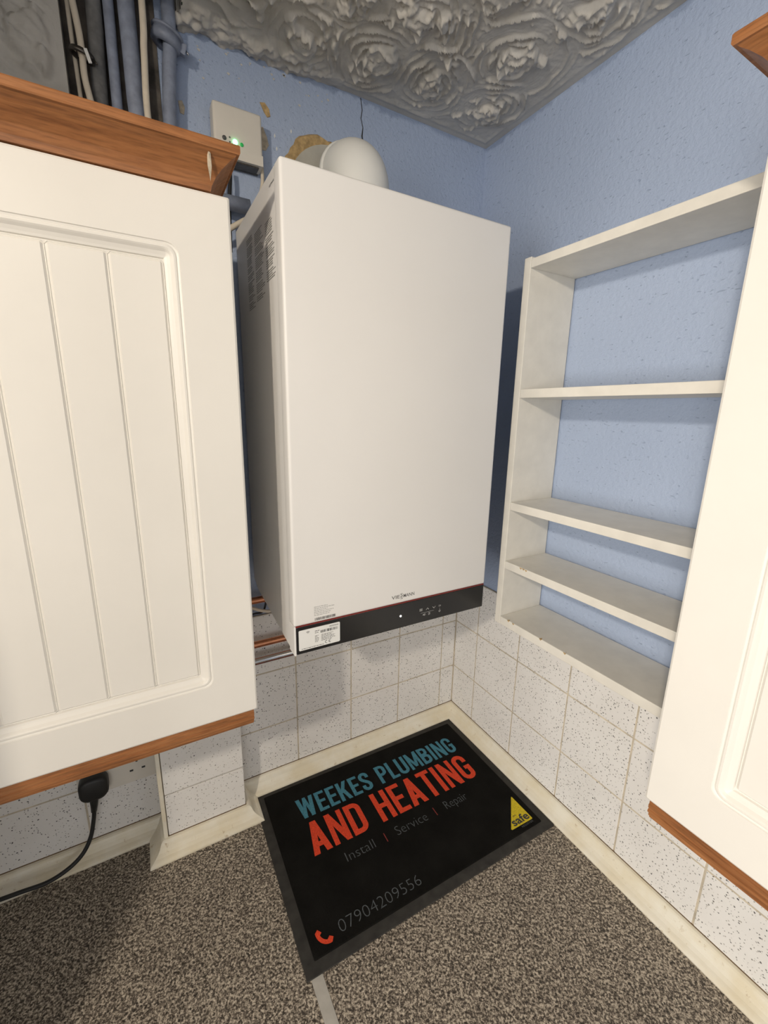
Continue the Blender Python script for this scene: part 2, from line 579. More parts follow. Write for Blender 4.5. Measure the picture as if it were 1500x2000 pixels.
# skirt around the hole so that the plaster has thickness
ec = {}
near = (V[q[:, 0], 0] > -0.87) & (V[q[:, 0], 0] < -0.64) & (V[q[:, 0], 1] > -0.14)
for f in q[near].tolist():
    for k in range(4):
        a, c = f[k], f[(k + 1) % 4]
        key = (a, c) if a < c else (c, a)
        ec[key] = ec.get(key, 0) + 1
VL = V.tolist()
F = q.tolist()
up = {}
for (a, c), nfc in ec.items():
    if nfc == 1:
        pa, pc = VL[a], VL[c]
        if -0.855 < pa[0] < -0.655 and -0.125 < pa[1] and -0.855 < pc[0] < -0.655:
            for i_ in (a, c):
                if i_ not in up:
                    up[i_] = len(VL)
                    VL.append([VL[i_][0], VL[i_][1], CEIL + 0.03])
            F.append([a, c, up[c], up[a]])
me = bpy.data.meshes.new('ceiling')
me.from_pydata(VL, [], F)
me.update()
ceiling = meta(link('ceiling', me, 'ceiling_plaster', None, True), kind='structure')
# the plain rest of the ceiling
pyd('ceiling_field', [(XW, YW, CEIL), (0, YW, CEIL), (0, -0.82, CEIL), (XW, -0.82, CEIL),
                      (-1.2, -0.82, CEIL), (-1.2, 0, CEIL), (XW, 0, CEIL)], [(0, 1, 2, 4, 3), (3, 4, 5, 6)], 'ceiling_plaster', ceiling)
# dark void above the hole
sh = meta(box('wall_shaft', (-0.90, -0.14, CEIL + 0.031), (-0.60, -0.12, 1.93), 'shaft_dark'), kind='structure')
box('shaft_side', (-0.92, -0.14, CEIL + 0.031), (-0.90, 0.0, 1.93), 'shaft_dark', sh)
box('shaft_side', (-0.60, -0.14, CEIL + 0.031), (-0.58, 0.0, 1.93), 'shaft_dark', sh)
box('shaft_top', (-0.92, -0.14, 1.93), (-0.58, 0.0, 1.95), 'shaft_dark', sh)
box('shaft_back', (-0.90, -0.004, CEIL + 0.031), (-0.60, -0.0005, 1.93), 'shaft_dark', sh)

# swirl-plastered boxing on the wall above the left cabinet
st2 = 0.003
bx = np.arange(-1.178, -0.8285, st2)
bz = np.arange(1.19, 1.524, st2)
BX, BZ = np.meshgrid(bx, bz, indexing='ij')
bsw = [(-1.10, 1.30, .09, .3, 1), (-1.02, 1.47, .09, .6, -1), (-0.95, 1.35, .085, .9, 1), (-0.90, 1.505, .08, .5, 1),
       (-0.875, 1.415, .075, .2, -1), (-1.12, 1.44, .08, .8, 1)]
HB = 1.7 * swirl_field(BX, BZ, bsw)
HB *= np.clip((-0.832 - BX) / 0.02, 0, 1)
VB = np.stack([BX, -0.034 - HB, BZ], -1).reshape(-1, 3).tolist()
mX, mZ = BX.shape
ib = np.arange(mX * mZ).reshape(mX, mZ)
FB = np.stack([ib[:-1, :-1], ib[1:, :-1], ib[1:, 1:], ib[:-1, 1:]], -1).reshape(-1, 4).tolist()
me = bpy.data.meshes.new('boxing_face')
me.from_pydata(VB, [], FB)
me.update()
boxing = meta(box('wall_boxing', (-1.178, -0.034, 1.19), (-0.829, 0.0, 1.5239), 'ceiling_plaster'), kind='structure')
link('plaster_face', me, 'ceiling_plaster', boxing, True)

# ---- tiles: each one an object, sharing mesh data by size
TILE = {}


def tile(parent, axis, a0, a1, z0, z1, face, grout=0.0016):
    """axis 'x': tile on a wall facing -y; axis 'y': tile on a wall facing -x"""
    wdt, hgt = round(a1 - a0 - 2 * grout, 5), round(z1 - z0 - 2 * grout, 5)
    key = (axis, wdt, hgt)
    th = 0.0062
    if key not in TILE:
        if axis == 'x':
            me_ = box_mesh((-wdt / 2, -th, -hgt / 2), (wdt / 2, 0, hgt / 2), 0.0012, 2)
        else:
            me_ = box_mesh((-th, -wdt / 2, -hgt / 2), (0, wdt / 2, hgt / 2), 0.0012, 2)
        me_.materials.append(MATS['speckled_tile'])
        TILE[key] = me_
    o = bpy.data.objects.new('tile', TILE[key])
    c, zc = (a0 + a1) / 2, (z0 + z1) / 2
    o.location = (c, face, zc) if axis == 'x' else (face, c, zc)
    COL.objects.link(o)
    o.parent = parent
    return o


# grout beds, then tiles
box('grout_bed', (-1.18, -0.0055, 0.0), (0.0, 0.0, TZ[3]), 'grout', wall_back)
box('grout_bed', (-0.0055, -1.7, 0.0), (0.0, 0.0, TZ[3]), 'grout', wall_right)
rows = [(0.002, TZ[1]), (TZ[1], TZ[2]), (TZ[2], TZ[3])]
for z0, z1 in rows:
    tile(wall_back, 'x', TX0, -0.0065, z0, z1, 0.0)
    for k in range(7):
        tile(wall_back, 'x', TX0 - (k + 1) * TP, TX0 - k * TP, z0, z1, 0.0)
    tile(wall_back, 'x', -1.179, TX0 - 7 * TP, z0, z1, 0.0)
    tile(wall_right, 'y', TY0, -0.0065, z0, z1, 0.0)
    for k in range(10):
        tile(wall_right, 'y', TY0 - (k + 1) * TP, TY0 - k * TP, z0, z1, 0.0)

# tiled pipe boxing (pillar)
PX0, PX1, PY = -0.819, -0.661, -0.068
pillar = meta(box('wall_pillar', (PX0, PY, 0.0), (PX1, 0.0, 1.15), 'grout'), kind='structure')
for z0, z1 in ((0.002, 0.136), (0.136, 0.286), (0.286, 0.436)):
    tile(pillar, 'x', PX0 + 0.004, PX1 + 0.0075, z0, z1, PY)
    o = tile(pillar, 'y', PY, -0.008, z0, z1, PX1)
    o.rotation_euler = (0, 0, math.pi)
box('corner_bead', (PX0 - 0.004, PY - 0.0085, 0.0), (PX0 + 0.004, PY + 0.002, 0.45), 'trim_plastic', pillar, 0.002)

# worktop edge trim: ogee section, mitred pieces
PROF = [(0.0, 0.0), (0.033, 0.0), (0.0335, 0.003), (0.0325, 0.006), (0.029, 0.0085), (0.024, 0.011), (0.018, 0.0155), (0.0135, 0.0215),
        (0.0115, 0.027), (0.0095, 0.031), (0.0065, 0.0333), (0.0, 0.0338)]


def trim(n, s, e, nrm, ms, me_):
    t_ = meta(sweep('trim_%d' % n, s, e, nrm, PROF, 'trim_plastic', None, ms, me_), kind='structure')
    sweep('dirt_line', s, e, nrm, [(-0.001, 0.0336), (0.0012, 0.0336), (0.0006, 0.0350), (-0.001, 0.0350)], 'grime_brown', t_, ms, me_)
    return t_


TW = 0.0063
trim(1, (PX1 + TW, -TW, 0.0003), (-TW, -TW, 0.0003), (0, -1, 0), 1, -1)
trim(2, (-TW, -TW, 0.0003), (-TW, -1.6, 0.0003), (-1, 0, 0), 1, 0)
trim(3, (PX0, PY - TW, 0.0003), (PX1 + TW, PY - TW, 0.0003), (0, -1, 0), -1, 1)
trim(4, (PX0, -TW, 0.0003), (PX0, PY - TW, 0.0003), (-1, 0, 0), 1, 1)
trim(5, (PX1 + TW, -TW, 0.0003), (PX1 + TW, PY - TW, 0.0003), (1, 0, 0), 1, 1)
trim(6, (-1.178, -TW, 0.0003), (PX0, -TW, 0.0003), (0, -1, 0), 0, -1)

box('bare_plaster', (-0.8288, -0.0012, 1.15), (-0.702, 0.0, 1.56), 'bare_dirty_plaster', wall_back)
# scars in the paint
def scar(name, pts, mat, face='y', d=0.0012):
    n_ = len(pts)
    if face == 'y':
        a = [(x, -0.0002, z) for x, z in pts] + [(x * 0.97 + 0.03 * sum(p[0] for p in pts) / n_, -d, z * 0.97 + 0.03 * sum(p[1] for p in pts) / n_) for x, z in pts]
    F_ = [(i, (i + 1) % n_, n_ + (i + 1) % n_, n_ + i) for i in range(n_)] + [tuple(range(n_, 2 * n_))]
    return pyd(name, a, F_, mat, wall_back)


scar('plaster_scar', [(-.538, 1.465), (-.529, 1.467), (-.521, 1.459), (-.519, 1.448), (-.525, 1.445), (-.531, 1.452)], 'plaster_tan')
scar('plaster_scar', [(-.541, 1.425), (-.534, 1.428), (-.527, 1.414), (-.524, 1.401), (-.530, 1.391), (-.541, 1.390)], 'plaster_pale')
scar('plaster_scar', [(-.676, 1.425), (-.670, 1.427), (-.666, 1.418), (-.668, 1.407), (-.674, 1.408)], 'plaster_pale')
scar('plaster_scar', [(-.633, 1.385), (-.629, 1.385), (-.627, 1.36), (-.632, 1.352)], 'plaster_pale')
rq = random.Random(5)
for _ in range(26):
    x = rq.uniform(-.64, -.40)
    z = 1.522 - abs(rq.gauss(0, .022))
    s = rq.uniform(.0010, .0030)
    scar('paint_chip', [(x - s, z), (x - s * .2, z + s * .7), (x + s, z + s * .2), (x + s * .5, z - s * .8)], 'chip_white', d=0.0007)
for i, (x, z) in enumerate([(-.512, 1.42), (-.48, 1.436), (-.509, 1.40)]):
    scar('paint_chip', [(x - .0015, z), (x, z + .004), (x + .0015, z), (x, z - .004)], 'label_paper', d=0.0007)
cr = [(-.3335, 1.535), (-.330, 1.515), (-.3325, 1.50), (-.328, 1.485), (-.330, 1.47), (-.326, 1.45), (-.327, 1.40)]
V = []
for i, (x, z) in enumerate(cr):
    ww = 0.0008 + 0.0006 * (i > 3)
    V += [(x - ww, -0.0006, z), (x + ww, -0.0006, z)]
pyd('wall_crack', V, [(2 * i, 2 * i + 1, 2 * i + 3, 2 * i + 2) for i in range(len(cr) - 1)], 'metal_dark', wall_back)


# ================================================================ OBJECTS
# ---- worktop
wt = meta(empty('worktop', (-0.6, -0.3, -0.9)), 'grey speckled laminate worktop running around the tiled corner', 'worktop')


def under(o, root):
    o.parent = root
    o.matrix_parent_inverse = Matrix.Translation(-Vector(root.location))
    return o


JX = -0.6155
under(box('slab', (JX + 0.010, -1.7, -0.04), (-0.0065, -0.0065, 0.0), 'speckled_laminate'), wt)
under(box('slab', (-1.178, -0.62, -0.04), (JX - 0.010, -0.0065, 0.0), 'speckled_laminate'), wt)
under(box('joint_strip', (JX - 0.0098, -0.62, -0.04), (JX + 0.0098, -0.0065, 0.0006), 'steel_strip', None, 0.0004), wt)
for o in wt.children[2:]:
    o['label'] = 'plain metal strip covering the worktop joint'
under(box('support_frame', (-0.58, -1.68, -0.9), (-0.02, -0.02, -0.04), 'carcass_white'), wt)


# ---- cabinet door
def loop3(x0, z0, x1, z1, r, y):
    return [(x, y, z) for x, z in rrect(x0, z0, x1, z1, r)]


def make_door(parent, W_, H_):
    """door hanging in local x 0..W, z 0..H, front face at y=0 facing -y, 18 mm thick"""
    L = [loop3(0, 0, W_, H_, 0.002, 0.018), loop3(0, 0, W_, H_, 0.002, 0.003), loop3(0.0008, 0.0008, W_ - 0.0008, H_ - 0.0008, 0.002, 0.0012),
         loop3(0.003, 0.003, W_ - 0.003, H_ - 0.003, 0.002, 0.0)]
    i = 0.0615
    L.append(loop3(i, i, W_ - i, H_ - i, 0.014, 0.0))
    door = loops('door', L, 'door_vinyl', parent, cap0=True)
    # moulding: bead, hollow, slope to the panel
    M = []
    for ins, y, r in ((0.0615, 0.0, .014), (0.0622, 0.0013, .0135), (0.0640, 0.0020, .012), (0.0655, 0.0010, .0115), (0.0675, 0.0009, .010),
                      (0.0690, 0.0022, .009), (0.0715, 0.0052, .005), (0.0750, 0.0072, .002), (0.0775, 0.0082, .0005), (0.0785, 0.0105, .0003), (0.0800, 0.0105, .0002)):
        M.append(loop3(ins, ins, W_ - ins, H_ - ins, r, y))
    loops('moulding', M, 'door_vinyl', door, smooth=False)
    # backing and tongue-and-groove boards
    p0, p1 = 0.0787, W_ - 0.0787
    box('panel_back', (p0, 0.0108, 0.0787), (p1, 0.016, H_ - 0.0787), 'door_vinyl', door)
    nb = max(3, round((p1 - p0) / 0.0566))
    bw = (p1 - p0) / nb
    me_ = box_mesh((0.00005, 0.0076, 0.0795), (bw - 0.00005, 0.0125, H_ - 0.0795), 0.0033, 1)
    me_.materials.append(MATS['door_vinyl'])
    for k in range(nb):
        o = bpy.data.objects.new('board', me_)
        o.location = (p0 + k * bw, 0, 0)
        COL.objects.link(o)
        o.parent = door
    return door


CORN = [(0.0, 0.0), (0.003, 0.0), (0.0045, 0.006), (0.009, 0.014), (0.015, 0.021), (0.0225, 0.0275), (0.028, 0.031), (0.0295, 0.0325), (0.032, 0.0325),
        (0.033, 0.034), (0.033, 0.0405), (0.032, 0.042), (-0.018, 0.042), (-0.018, 0.0)]
RAIL = [(0.0, 0.0085), (0.0, 0.0115), (-0.0016, 0.0124), (-0.0016, 0.0142), (0.0, 0.0152), (0.0, 0.0195), (-0.0014, 0.0203), (-0.0014, 0.0245), (-0.020, 0.0245), (-0.020, -0.004), (-0.0075, -0.004), (-0.0065, 0.0), (-0.0040, 0.001), (-0.0035, 0.0075), (-0.0012, 0.008)]


def wall_cabinet(name, origin, rz, W_, H_, label, wood, corner_off, ctop, depth, cend):
    """local frame: x along the front from the far-left end 0 to W, y into the cabinet, z up from door bottom"""
    root = meta(empty(name, origin, rz), label, 'cabinet', 'kitchen wall cabinets')
    make_door(root, W_, H_)
    side = corner_off            # carcass end measured inwards from the door edge at x = W
    box('carcass', (0.004, 0.0195, 0.0), (W_ - side, depth, H_), 'carcass_white', root, 0.0008)
    # cornice: front run and return, mitred at the corner nearest the boiler
    xe = W_ - cend
    f = 0.004
    c = sweep('cornice', (-0.02, f, ctop), (xe, f, ctop), (0, -1, 0), CORN, wood, root, 0, 1)
    c['label'] = 'brown stained wooden cornice moulding'
    c2 = sweep('cornice_return', (xe, f, ctop), (xe, depth - 0.03, ctop), (1, 0, 0), CORN, wood, root, -1, 0)
    # light rail below
    r_ = sweep('light_rail', (-0.02, 0.0015, -0.0250), (W_ - 0.006, 0.0015, -0.0250), (0, -1, 0), RAIL, wood, root, 0, 0)
    r_['label'] = 'brown stained wooden light rail'
    return root


LC = wall_cabinet('wall_cabinet', (-1.161, -0.315, 0.4553), 0.0, 0.497, 0.715,
                  'white tongue-and-groove wall cabinet left of the boiler, with brown cornice', 'wood_along_x', 0.012, 0.7165, 0.235, 0.024)
# right cabinet: its front faces -x, local x runs along +y, local y into the wall (+x)
RC = wall_cabinet('wall_cabinet', (-0.279, -0.7053 - 0.497, 0.4553), math.radians(90), 0.497, 0.745,
                  'cream white panelled wall cabinet at the right edge, beside the open shelves', 'wood_along_y', 0.006, 0.7465, 0.277, 0.003)
# mirror the right one so that its free end is at local x = W (towards the corner)
RC.location = (-0.279, -0.7053 - 0.497, 0.4553)
RC.rotation_euler = (0, 0, math.radians(90))
RC.scale = (1, -1, 1)
# frayed splinter at the left cornice mitre
sp_ = pyd('splinter', [(-0.020, -0.0235, 0.757), (-0.0165, -0.0245, 0.751), (-0.0150, -0.018, 0.742), (-0.0165, -0.013, 0.728), (-0.0195, -0.0175, 0.742),
                       (-0.0185, -0.0250, 0.750)], [(0, 1, 5), (1, 2, 5), (2, 4, 5), (2, 3, 4), (0, 5, 4)], 'plaster_pale', LC)
sp_.location = (0.497 - 0.024 + 0.018, 0.002, -0.006)

# ---- open shelf unit on the right wall
SH = meta(empty('shelf_unit', (0, -0.5, 0.467)), 'white open shelf unit with three shelves on the blue wall', 'shelves')
SD = -0.1285      # front plane
yl, yr = -0.281, -0.692
zt0, zb0 = 1.199, 0.466


def shelf_part(name, lo, hi, lab=None):
    o = under(box(name, lo, hi, 'shelf_white', None, 0.0012), SH)
    if lab:
        o['label'] = lab
    return o


shelf_part('side_panel', (SD, yl - 0.016, zb0), (-0.0030, yl, zt0 + 0.004))
shelf_part('side_panel', (SD, yr, zb0), (-0.0030, yr + 0.016, zt0 + 0.004))
shelf_part('top_board', (SD, yr + 0.016, zt0 - 0.0155), (-0.0030, yl - 0.0162, zt0))
shelf_part('bottom_board', (SD, yr + 0.016, zb0 + 0.0005), (-0.0030, yl - 0.0162, zb0 + 0.0185))
for z1 in (0.968, 0.742, 0.613):
    shelf_part('shelf', (SD + 0.0004, yr + 0.016, z1 - 0.0165), (-0.0030, yl - 0.0162, z1))
# worn chips on the board edges
for y, z in ((-0.345, 0.6125), (-0.352, 0.6118), (-0.338, 0.6122), (-0.318, 0.4845), (-0.332, 0.4842), (-0.405, 0.4846), (-0.462, 0.4843)):
    o = pyd('edge_chip', [(SD - 0.0003, y, z), (SD - 0.0003, y - 0.007, z), (SD - 0.0003, y - 0.004, z - 0.0035), (SD + 0.006, y - 0.003, z + 0.0003)],
            [(0, 1, 2), (0, 3, 1)], 'plaster_tan')
    under(o, SH)

# ---- boiler
BX0, BX1, BYF, BYB, BZ0, BZ1 = -0.602, -0.202, -0.3175, -0.040, 0.5323, 1.2307
BO = meta(empty('boiler', ((BX0 + BX1) / 2, 0.0, BZ0)), 'large white wall-hung boiler with black control strip along its bottom', 'boiler')


def bpart(o, lab=None):
    under(o, BO)
    if lab:
        o['label'] = lab
    return o


# casing: side profile rises slightly towards the wall along its bottom edge
ix = 0.0012
prof = [(-0.2895, BZ0 + 0.002), (-0.2895, BZ1 - 0.001), (BYB, BZ1 - 0.001), (BYB, BZ0 + 0.035), (BYB - 0.03, BZ0 + 0.022)]
V = [(BX0 + ix, y, z) for y, z in prof] + [(BX1 - ix, y, z) for y, z in prof]
k = len(prof)
F = [tuple(range(k)), tuple(range(2 * k - 1, k - 1, -1))] + [(i, (i + 1) % k, k + (i + 1) % k, k + i) for i in range(k)]
bpart(pyd('casing', V, F, 'boiler_white'))
bpart(box('front_cover', (BX0, BYF, 0.5828), (BX1, -0.2905, BZ1), 'boiler_white', None, 0.0045, 3))
bpart(box('control_panel', (BX0 + 0.004, BYF + 0.0012, BZ0), (BX1 - 0.001, -0.2905, 0.5812), 'black_gloss', None, 0.0015), 'glossy black control strip')
bpart(box('side_trim', (BX0, BYF + 0.001, BZ0 - 0.001), (BX0 + 0.0034, -0.2905, 0.5828), 'boiler_white', None, 0.0008))
bpart(box('accent_line', (BX0 + 0.003, BYF + 0.0006, 0.5812), (BX1 - 0.002, -0.295, 0.5828), 'accent_red'), 'thin dark red line')
bpart(box('wall_frame', (BX0 + 0.03, BYB - 0.001, BZ0 + 0.05), (BX1 - 0.03, 0.0, BZ1 - 0.03), 'metal_dark'))


# text helper: built-in font turned into mesh
def text_geo(s, off=0.0):
    cu = bpy.data.curves.new('t', 'FONT')
    cu.body = s
    cu.resolution_u = 3
    cu.offset = off
    o = bpy.data.objects.new('t', cu)
    COL.objects.link(o)
    dg = bpy.context.evaluated_depsgraph_get()
    me_ = bpy.data.meshes.new_from_object(o.evaluated_get(dg))
    vs = [(v.co.x, v.co.y) for v in me_.vertices]
    fs = [tuple(p.vertices) for p in me_.polygons]
    bpy.data.objects.remove(o)
    bpy.data.curves.remove(cu)
    bpy.data.meshes.remove(me_)
    return vs, fs


def fit(vs, u0, v0, u1, v1):
    xs = [p[0] for p in vs]
    ys = [p[1] for p in vs]
    ax, ay = min(xs), min(ys)
    sx = (u1 - u0) / (max(xs) - ax)
    sy = (v1 - v0) / (max(ys) - ay)
    return [(u0 + (x - ax) * sx, v0 + (y - ay) * sy) for x, y in vs]


def stroke(P, t, closed=False):
    """mitred ribbon along a polyline"""
    P = [Vector(p) for p in P]
    P = [p for i, p in enumerate(P) if i == 0 or (p - P[i - 1]).length > 1e-6]
    n_ = len(P)
    A, B_ = [], []
    for i in range(n_):
        if closed:
            d0 = (P[i] - P[i - 1]).normalized()
            d1 = (P[(i + 1) % n_] - P[i]).normalized()
        else:
            d0 = (P[i] - P[max(i - 1, 0)]).normalized() if i else (P[1] - P[0]).normalized()
            d1 = (P[i + 1] - P[i]).normalized() if i < n_ - 1 else d0
        m_ = Vector((-(d0.y + d1.y), d0.x + d1.x))
        nn = Vector((-d0.y, d0.x))
        m_ = m_.normalized() if m_.length > 1e-6 else nn
        kf = 1 / max(0.4, m_.dot(nn))
        A.append(P[i] + m_ * kf * t / 2)
        B_.append(P[i] - m_ * kf * t / 2)
    V_ = [tuple(p) for p in A + B_]
    F_ = [(i, (i + 1) % n_, n_ + (i + 1) % n_, n_ + i) for i in range(n_ if closed else n_ - 1)]
    return V_, F_


def merge(parts):
    V_, F_ = [], []
    for v, f in parts:
        o = len(V_)
        V_ += [tuple(p) for p in v]
        F_ += [tuple(i + o for i in ff) for ff in f]
    return V_, F_


def rect(u0, v0, u1, v1):
    return [(u0, v0), (u1, v0), (u1, v1), (u0, v1)], [(0, 1, 2, 3)]


# printing on the boiler front (plane y const facing -y: u = x, v = z)
def front_print(name, geo, mat, y, lab=None):
    V_, F_ = geo
    return bpart(pyd(name, [(u, y, v) for u, v in V_], F_, mat), lab)


YP = BYF - 0.0002
YC = BYF + 0.0009
v1_, f1_ = text_geo('VIE', .01)
v2_, f2_ = text_geo('MANN', .01)
ss1, fs1 = text_geo('S')
lz0, lz1 = 0.5930, 0.5995
front_print('logo', merge([(fit(v1_, -.4225, lz0, -.4055, lz1), f1_), (fit(v2_, -.3975, lz0, -.374, lz1), f2_),
                           (fit(ss1, -.4040, lz0 + .0025, -.3990, lz1 + .0022), fs1), (fit(ss1, -.4040, lz0 - .0025, -.3990, lz0 + .0022), fs1)]),
            'print_grey', YP, 'grey maker name printed on the casing')


def lines(u0, v0, u1, v1, n_, seed, fill=0.5, ragged=0.25):
    rl = random.Random(seed)
    parts = []
    dv = (v1 - v0) / n_
    for i in range(n_):
        z = v1 - (i + 1) * dv + dv * 0.2
        x = u0
        end = u1 - (u1 - u0) * ragged * rl.random()
        while x < end:
            wd = rl.uniform(0.0018, 0.0050)
            parts.append(rect(x, z, min(x + wd, end), z + dv * fill))
            x += wd + 0.0009
    return merge(parts)


def barcode(u0, v0, u1, v1, seed):
    rl = random.Random(seed)
    parts = []
    x = u0
    while x < u1:
        wd = rl.choice((0.0004, 0.0006, 0.0010, 0.0013))
        parts.append(rect(x, v0, min(x + wd, u1), v1))
        x += wd + rl.choice((0.0005, 0.0007, 0.0012))
    return merge(parts)


front_print('small_print', lines(-.568, .595, -.527, .6125, 6, 2, 0.38, 0.45), 'print_silver', YP, 'fine grey print above the control strip')
front_print('barcode', barcode(-.567, .5868, -.530, .5915, 4), 'print_dark', YP)
# rating label stuck on the black strip
st_ = [(x, y, z) for y in (YC + 0.0004, YC - 0.0002) for x, z in rrect(-.5945, .5385, -.5225, .5745, .002)]
n_ = len(st_) // 2
lab_o = bpart(pyd('rating_label', st_, [(i, (i + 1) % n_, n_ + (i + 1) % n_, n_ + i) for i in range(n_)] + [tuple(range(n_, 2 * n_))], 'label_paper'),
              'white rating label with barcode and small print')
YL = YC - 0.0004


def label_print(name, geo, mat):
    V_, F_ = geo
    o = pyd(name, [(u, YL, v) for u, v in V_], F_, mat, lab_o)
    return o


label_print('barcode', barcode(-.557, .5625, -.5265, .5672, 9), 'print_dark')
label_print('small_print', merge([lines(-.556, .5475, -.530, .5605, 6, 12, .40, .4), lines(-.567, .5475, -.560, .5605, 6, 13, .4, .5),
                                  lines(-.567, .5635, -.559, .5700, 2, 14, .35, .3), lines(-.590, .5400, -.548, .5425, 1, 15, .4, .1)]), 'print_grey')
vL, fL = text_geo('VIESSMANN')
label_print('logo', (fit(vL, -.5420, .5695, -.5255, .5720), fL), 'print_dark')
cE = [( -.5470 + .0023 * math.cos(math.radians(a)), .5440 + .0023 * math.sin(math.radians(a))) for a in range(60, 301, 20)]
eE = [( -.5405 + .0023 * math.cos(math.radians(a)), .5440 + .0023 * math.sin(math.radians(a))) for a in range(60, 301, 20)]
label_print('approval_mark', merge([stroke(cE, .0007), stroke(eE, .0007), rect(-.5427, .5437, -.5405, .5443)]), 'print_dark')
wf = [stroke([(-.5790 + r_ * math.cos(math.radians(a)), .5665 + r_ * math.sin(math.radians(a))) for a in range(45, 136, 15)], .0006) for r_ in (.0015, .0028, .0041)]
label_print('wireless_mark', merge(wf), 'print_grey')

# key symbols on the strip
K = []
for i in range(3):
    K.append(rect(-.3600, .5560 + i * .0019, -.3535, .5570 + i * .0019))
K.append(stroke([(-.3450, .5560), (-.3418, .5595), (-.3386, .5560)], .0010))
K.append(stroke([(-.3300, .5595), (-.3268, .5560), (-.3236, .5595)], .0010))
vO, fO = text_geo('OK')
K.append((fit(vO, -.3160, .5562, -.3100, .5598), fO))
K.append(rect(-.3572, .5513, -.3268, .5518))
K.append(rect(-.3132, .5500, -.3128, .5535))
# speaker, tap and sun pictograms of the lower row
K.append(([(-.3525, .5465), (-.3505, .5465), (-.3480, .5445), (-.3480, .5500), (-.3505, .5480), (-.3525, .5480)], [(0, 1, 4, 5), (1, 2, 3, 4)]))
K.append(stroke([(-.3466 + .002 * math.cos(math.radians(a)) - .001, .5472 + .002 * math.sin(math.radians(a))) for a in range(-60, 61, 20)], .0005))
K.append(stroke([(-.3392, .5450), (-.3392, .5495), (-.3372, .5495), (-.3372, .5450)], .0007, True))
K.append(stroke([(-.3358, .5450), (-.3358, .5495)], .0007))
K.append(stroke([(-.3130 + .0018 * math.cos(math.radians(a)), .5470 + .0018 * math.sin(math.radians(a))) for a in range(0, 360, 30)], .0009, True))
front_print('key_symbols', merge(K), 'print_silver', YC, 'pale touch-key symbols')
bm = bmesh.new()
bmesh.ops.create_uvsphere(bm, u_segments=16, v_segments=8, radius=0.0022)
me = bpy.data.meshes.new('indicator')
bm.to_mesh(me)
bm.free()
o = link('indicator', me, 'led_white', None, True)
o.location = (-.4015, YC + 0.0008, .5562)
bpart(o, 'small white indicator light')

# warning print on the left flank (plane x const: u = y towards the wall, v = z)
XS = BX0 + ix - 0.0002
side = []
for c_, (y0, y1) in enumerate(((-.286, -.236), (-.226, -.172), (-.162, -.118))):
    zt_ = 1.180 + 0.006 * c_
    zb_ = (1.100, 1.095, 1.090)[c_]
    zz = zt_
    rl = random.Random(40 + c_)
    while zz > zb_:
        nl = rl.choice((3, 4, 5, 6))
        g = lines(-y1, zz - nl * .0030, -y0, zz, nl, rl.randint(0, 999), .45, .4)
        side.append(([(-u, v) for u, v in g[0]], g[1]))
        zz -= nl * .0030 + .0022
V_, F_ = merge(side)
bpart(pyd('side_print', [(XS, u, v) for u, v in V_], F_, 'print_grey'), 'columns of fine print on the shaded flank')
g = text_geo('VIESSMANN')
fv = fit(g[0], .264, 1.2135, .288, 1.2165)
bpart(pyd('side_logo', [(XS, -u, v) for u, v in fv], g[1], 'print_dark'))

# ---- flue
FX, FY, FZ, FR = -0.402, -0.134, 1.340, 0.0550
FL = meta(empty('flue', (FX, FY, BZ1)), 'white round flue elbow on top of the boiler, turning into the wall', 'flue')
path, rad = [], []
path.append(Vector((FX, FY, BZ1 - 0.001)))
path.append(Vector((FX, FY, FZ - 0.040)))
for i in range(1, 12):
    a = math.radians(90 * i / 12)
    path.append(Vector((FX, FY + 0.040 - 0.040 * math.cos(a), FZ - 0.040 + 0.040 * math.sin(a))))
path.append(Vector((FX, FY + 0.040, FZ)))
V, F = tube_data(path, FR, 40)
elb = pyd('elbow', V, F, 'flue_white')
for p in elb.data.polygons:
    p.use_smooth = len(p.vertices) == 4
under(elb, FL)
V, F = tube_data([(FX, FY + 0.034, FZ), (FX, FY + 0.036, FZ), (FX, FY + 0.044, FZ), (FX, FY + 0.046, FZ)], [FR + .001, FR + .0032, FR + .0032, FR + .001], 40)
o = pyd('rim', V, F, 'flue_white')
under(o, FL)
for p in o.data.polygons:
    p.use_smooth = len(p.vertices) == 4
o = tube('duct', [(FX, FY + 0.044, FZ), (FX, -0.001, FZ)], 0.049, 'flue_plate_grey', None, 32, curved=False)
under(o, FL)
V, F = tube_data([(FX + .004, -0.009, FZ - .002), (FX + .004, -0.0085, FZ - .002), (FX + .004, -0.0012, FZ - .002)], [0.080, 0.092, 0.0925], 48)
o = pyd('wall_plate', V, F, 'flue_plate_grey')
under(o, FL)
# crumbly ring of filler around it
rg = random.Random(8)
n_ = 72
rin, r1, r2 = [], [], []
for i in range(n_):
    a = 2 * math.pi * i / n_
    ro = 0.108 + 0.006 * math.sin(3 * a + 1) + 0.003 * math.sin(7 * a) + rg.uniform(-.0022, .0022)
    rin.append((FX + .004 + .088 * math.cos(a), -0.0045, FZ - .002 + .088 * math.sin(a)))
    r1.append((FX + .004 + (ro - .004) * math.cos(a), -0.0045 - rg.uniform(0, .002), FZ - .002 + (ro - .004) * math.sin(a)))
    r2.append((FX + .004 + ro * math.cos(a), -0.0003, FZ - .002 + ro * math.sin(a)))
loops('filler_ring', [rin, r1, r2], 'plaster_tan', wall_back)

# ---- receiver box with green light
RX0, RX1, RZ0, RZ1 = -0.6275, -0.5450, 1.347, 1.4265
RB = meta(empty('receiver_box', ((RX0 + RX1) / 2, 0, RZ0)), 'white plastic control receiver with a glowing green light on the wall', 'control box')


def rpart(o, lab=None):
    under(o, RB)
    if lab:
        o['label'] = lab
    return o


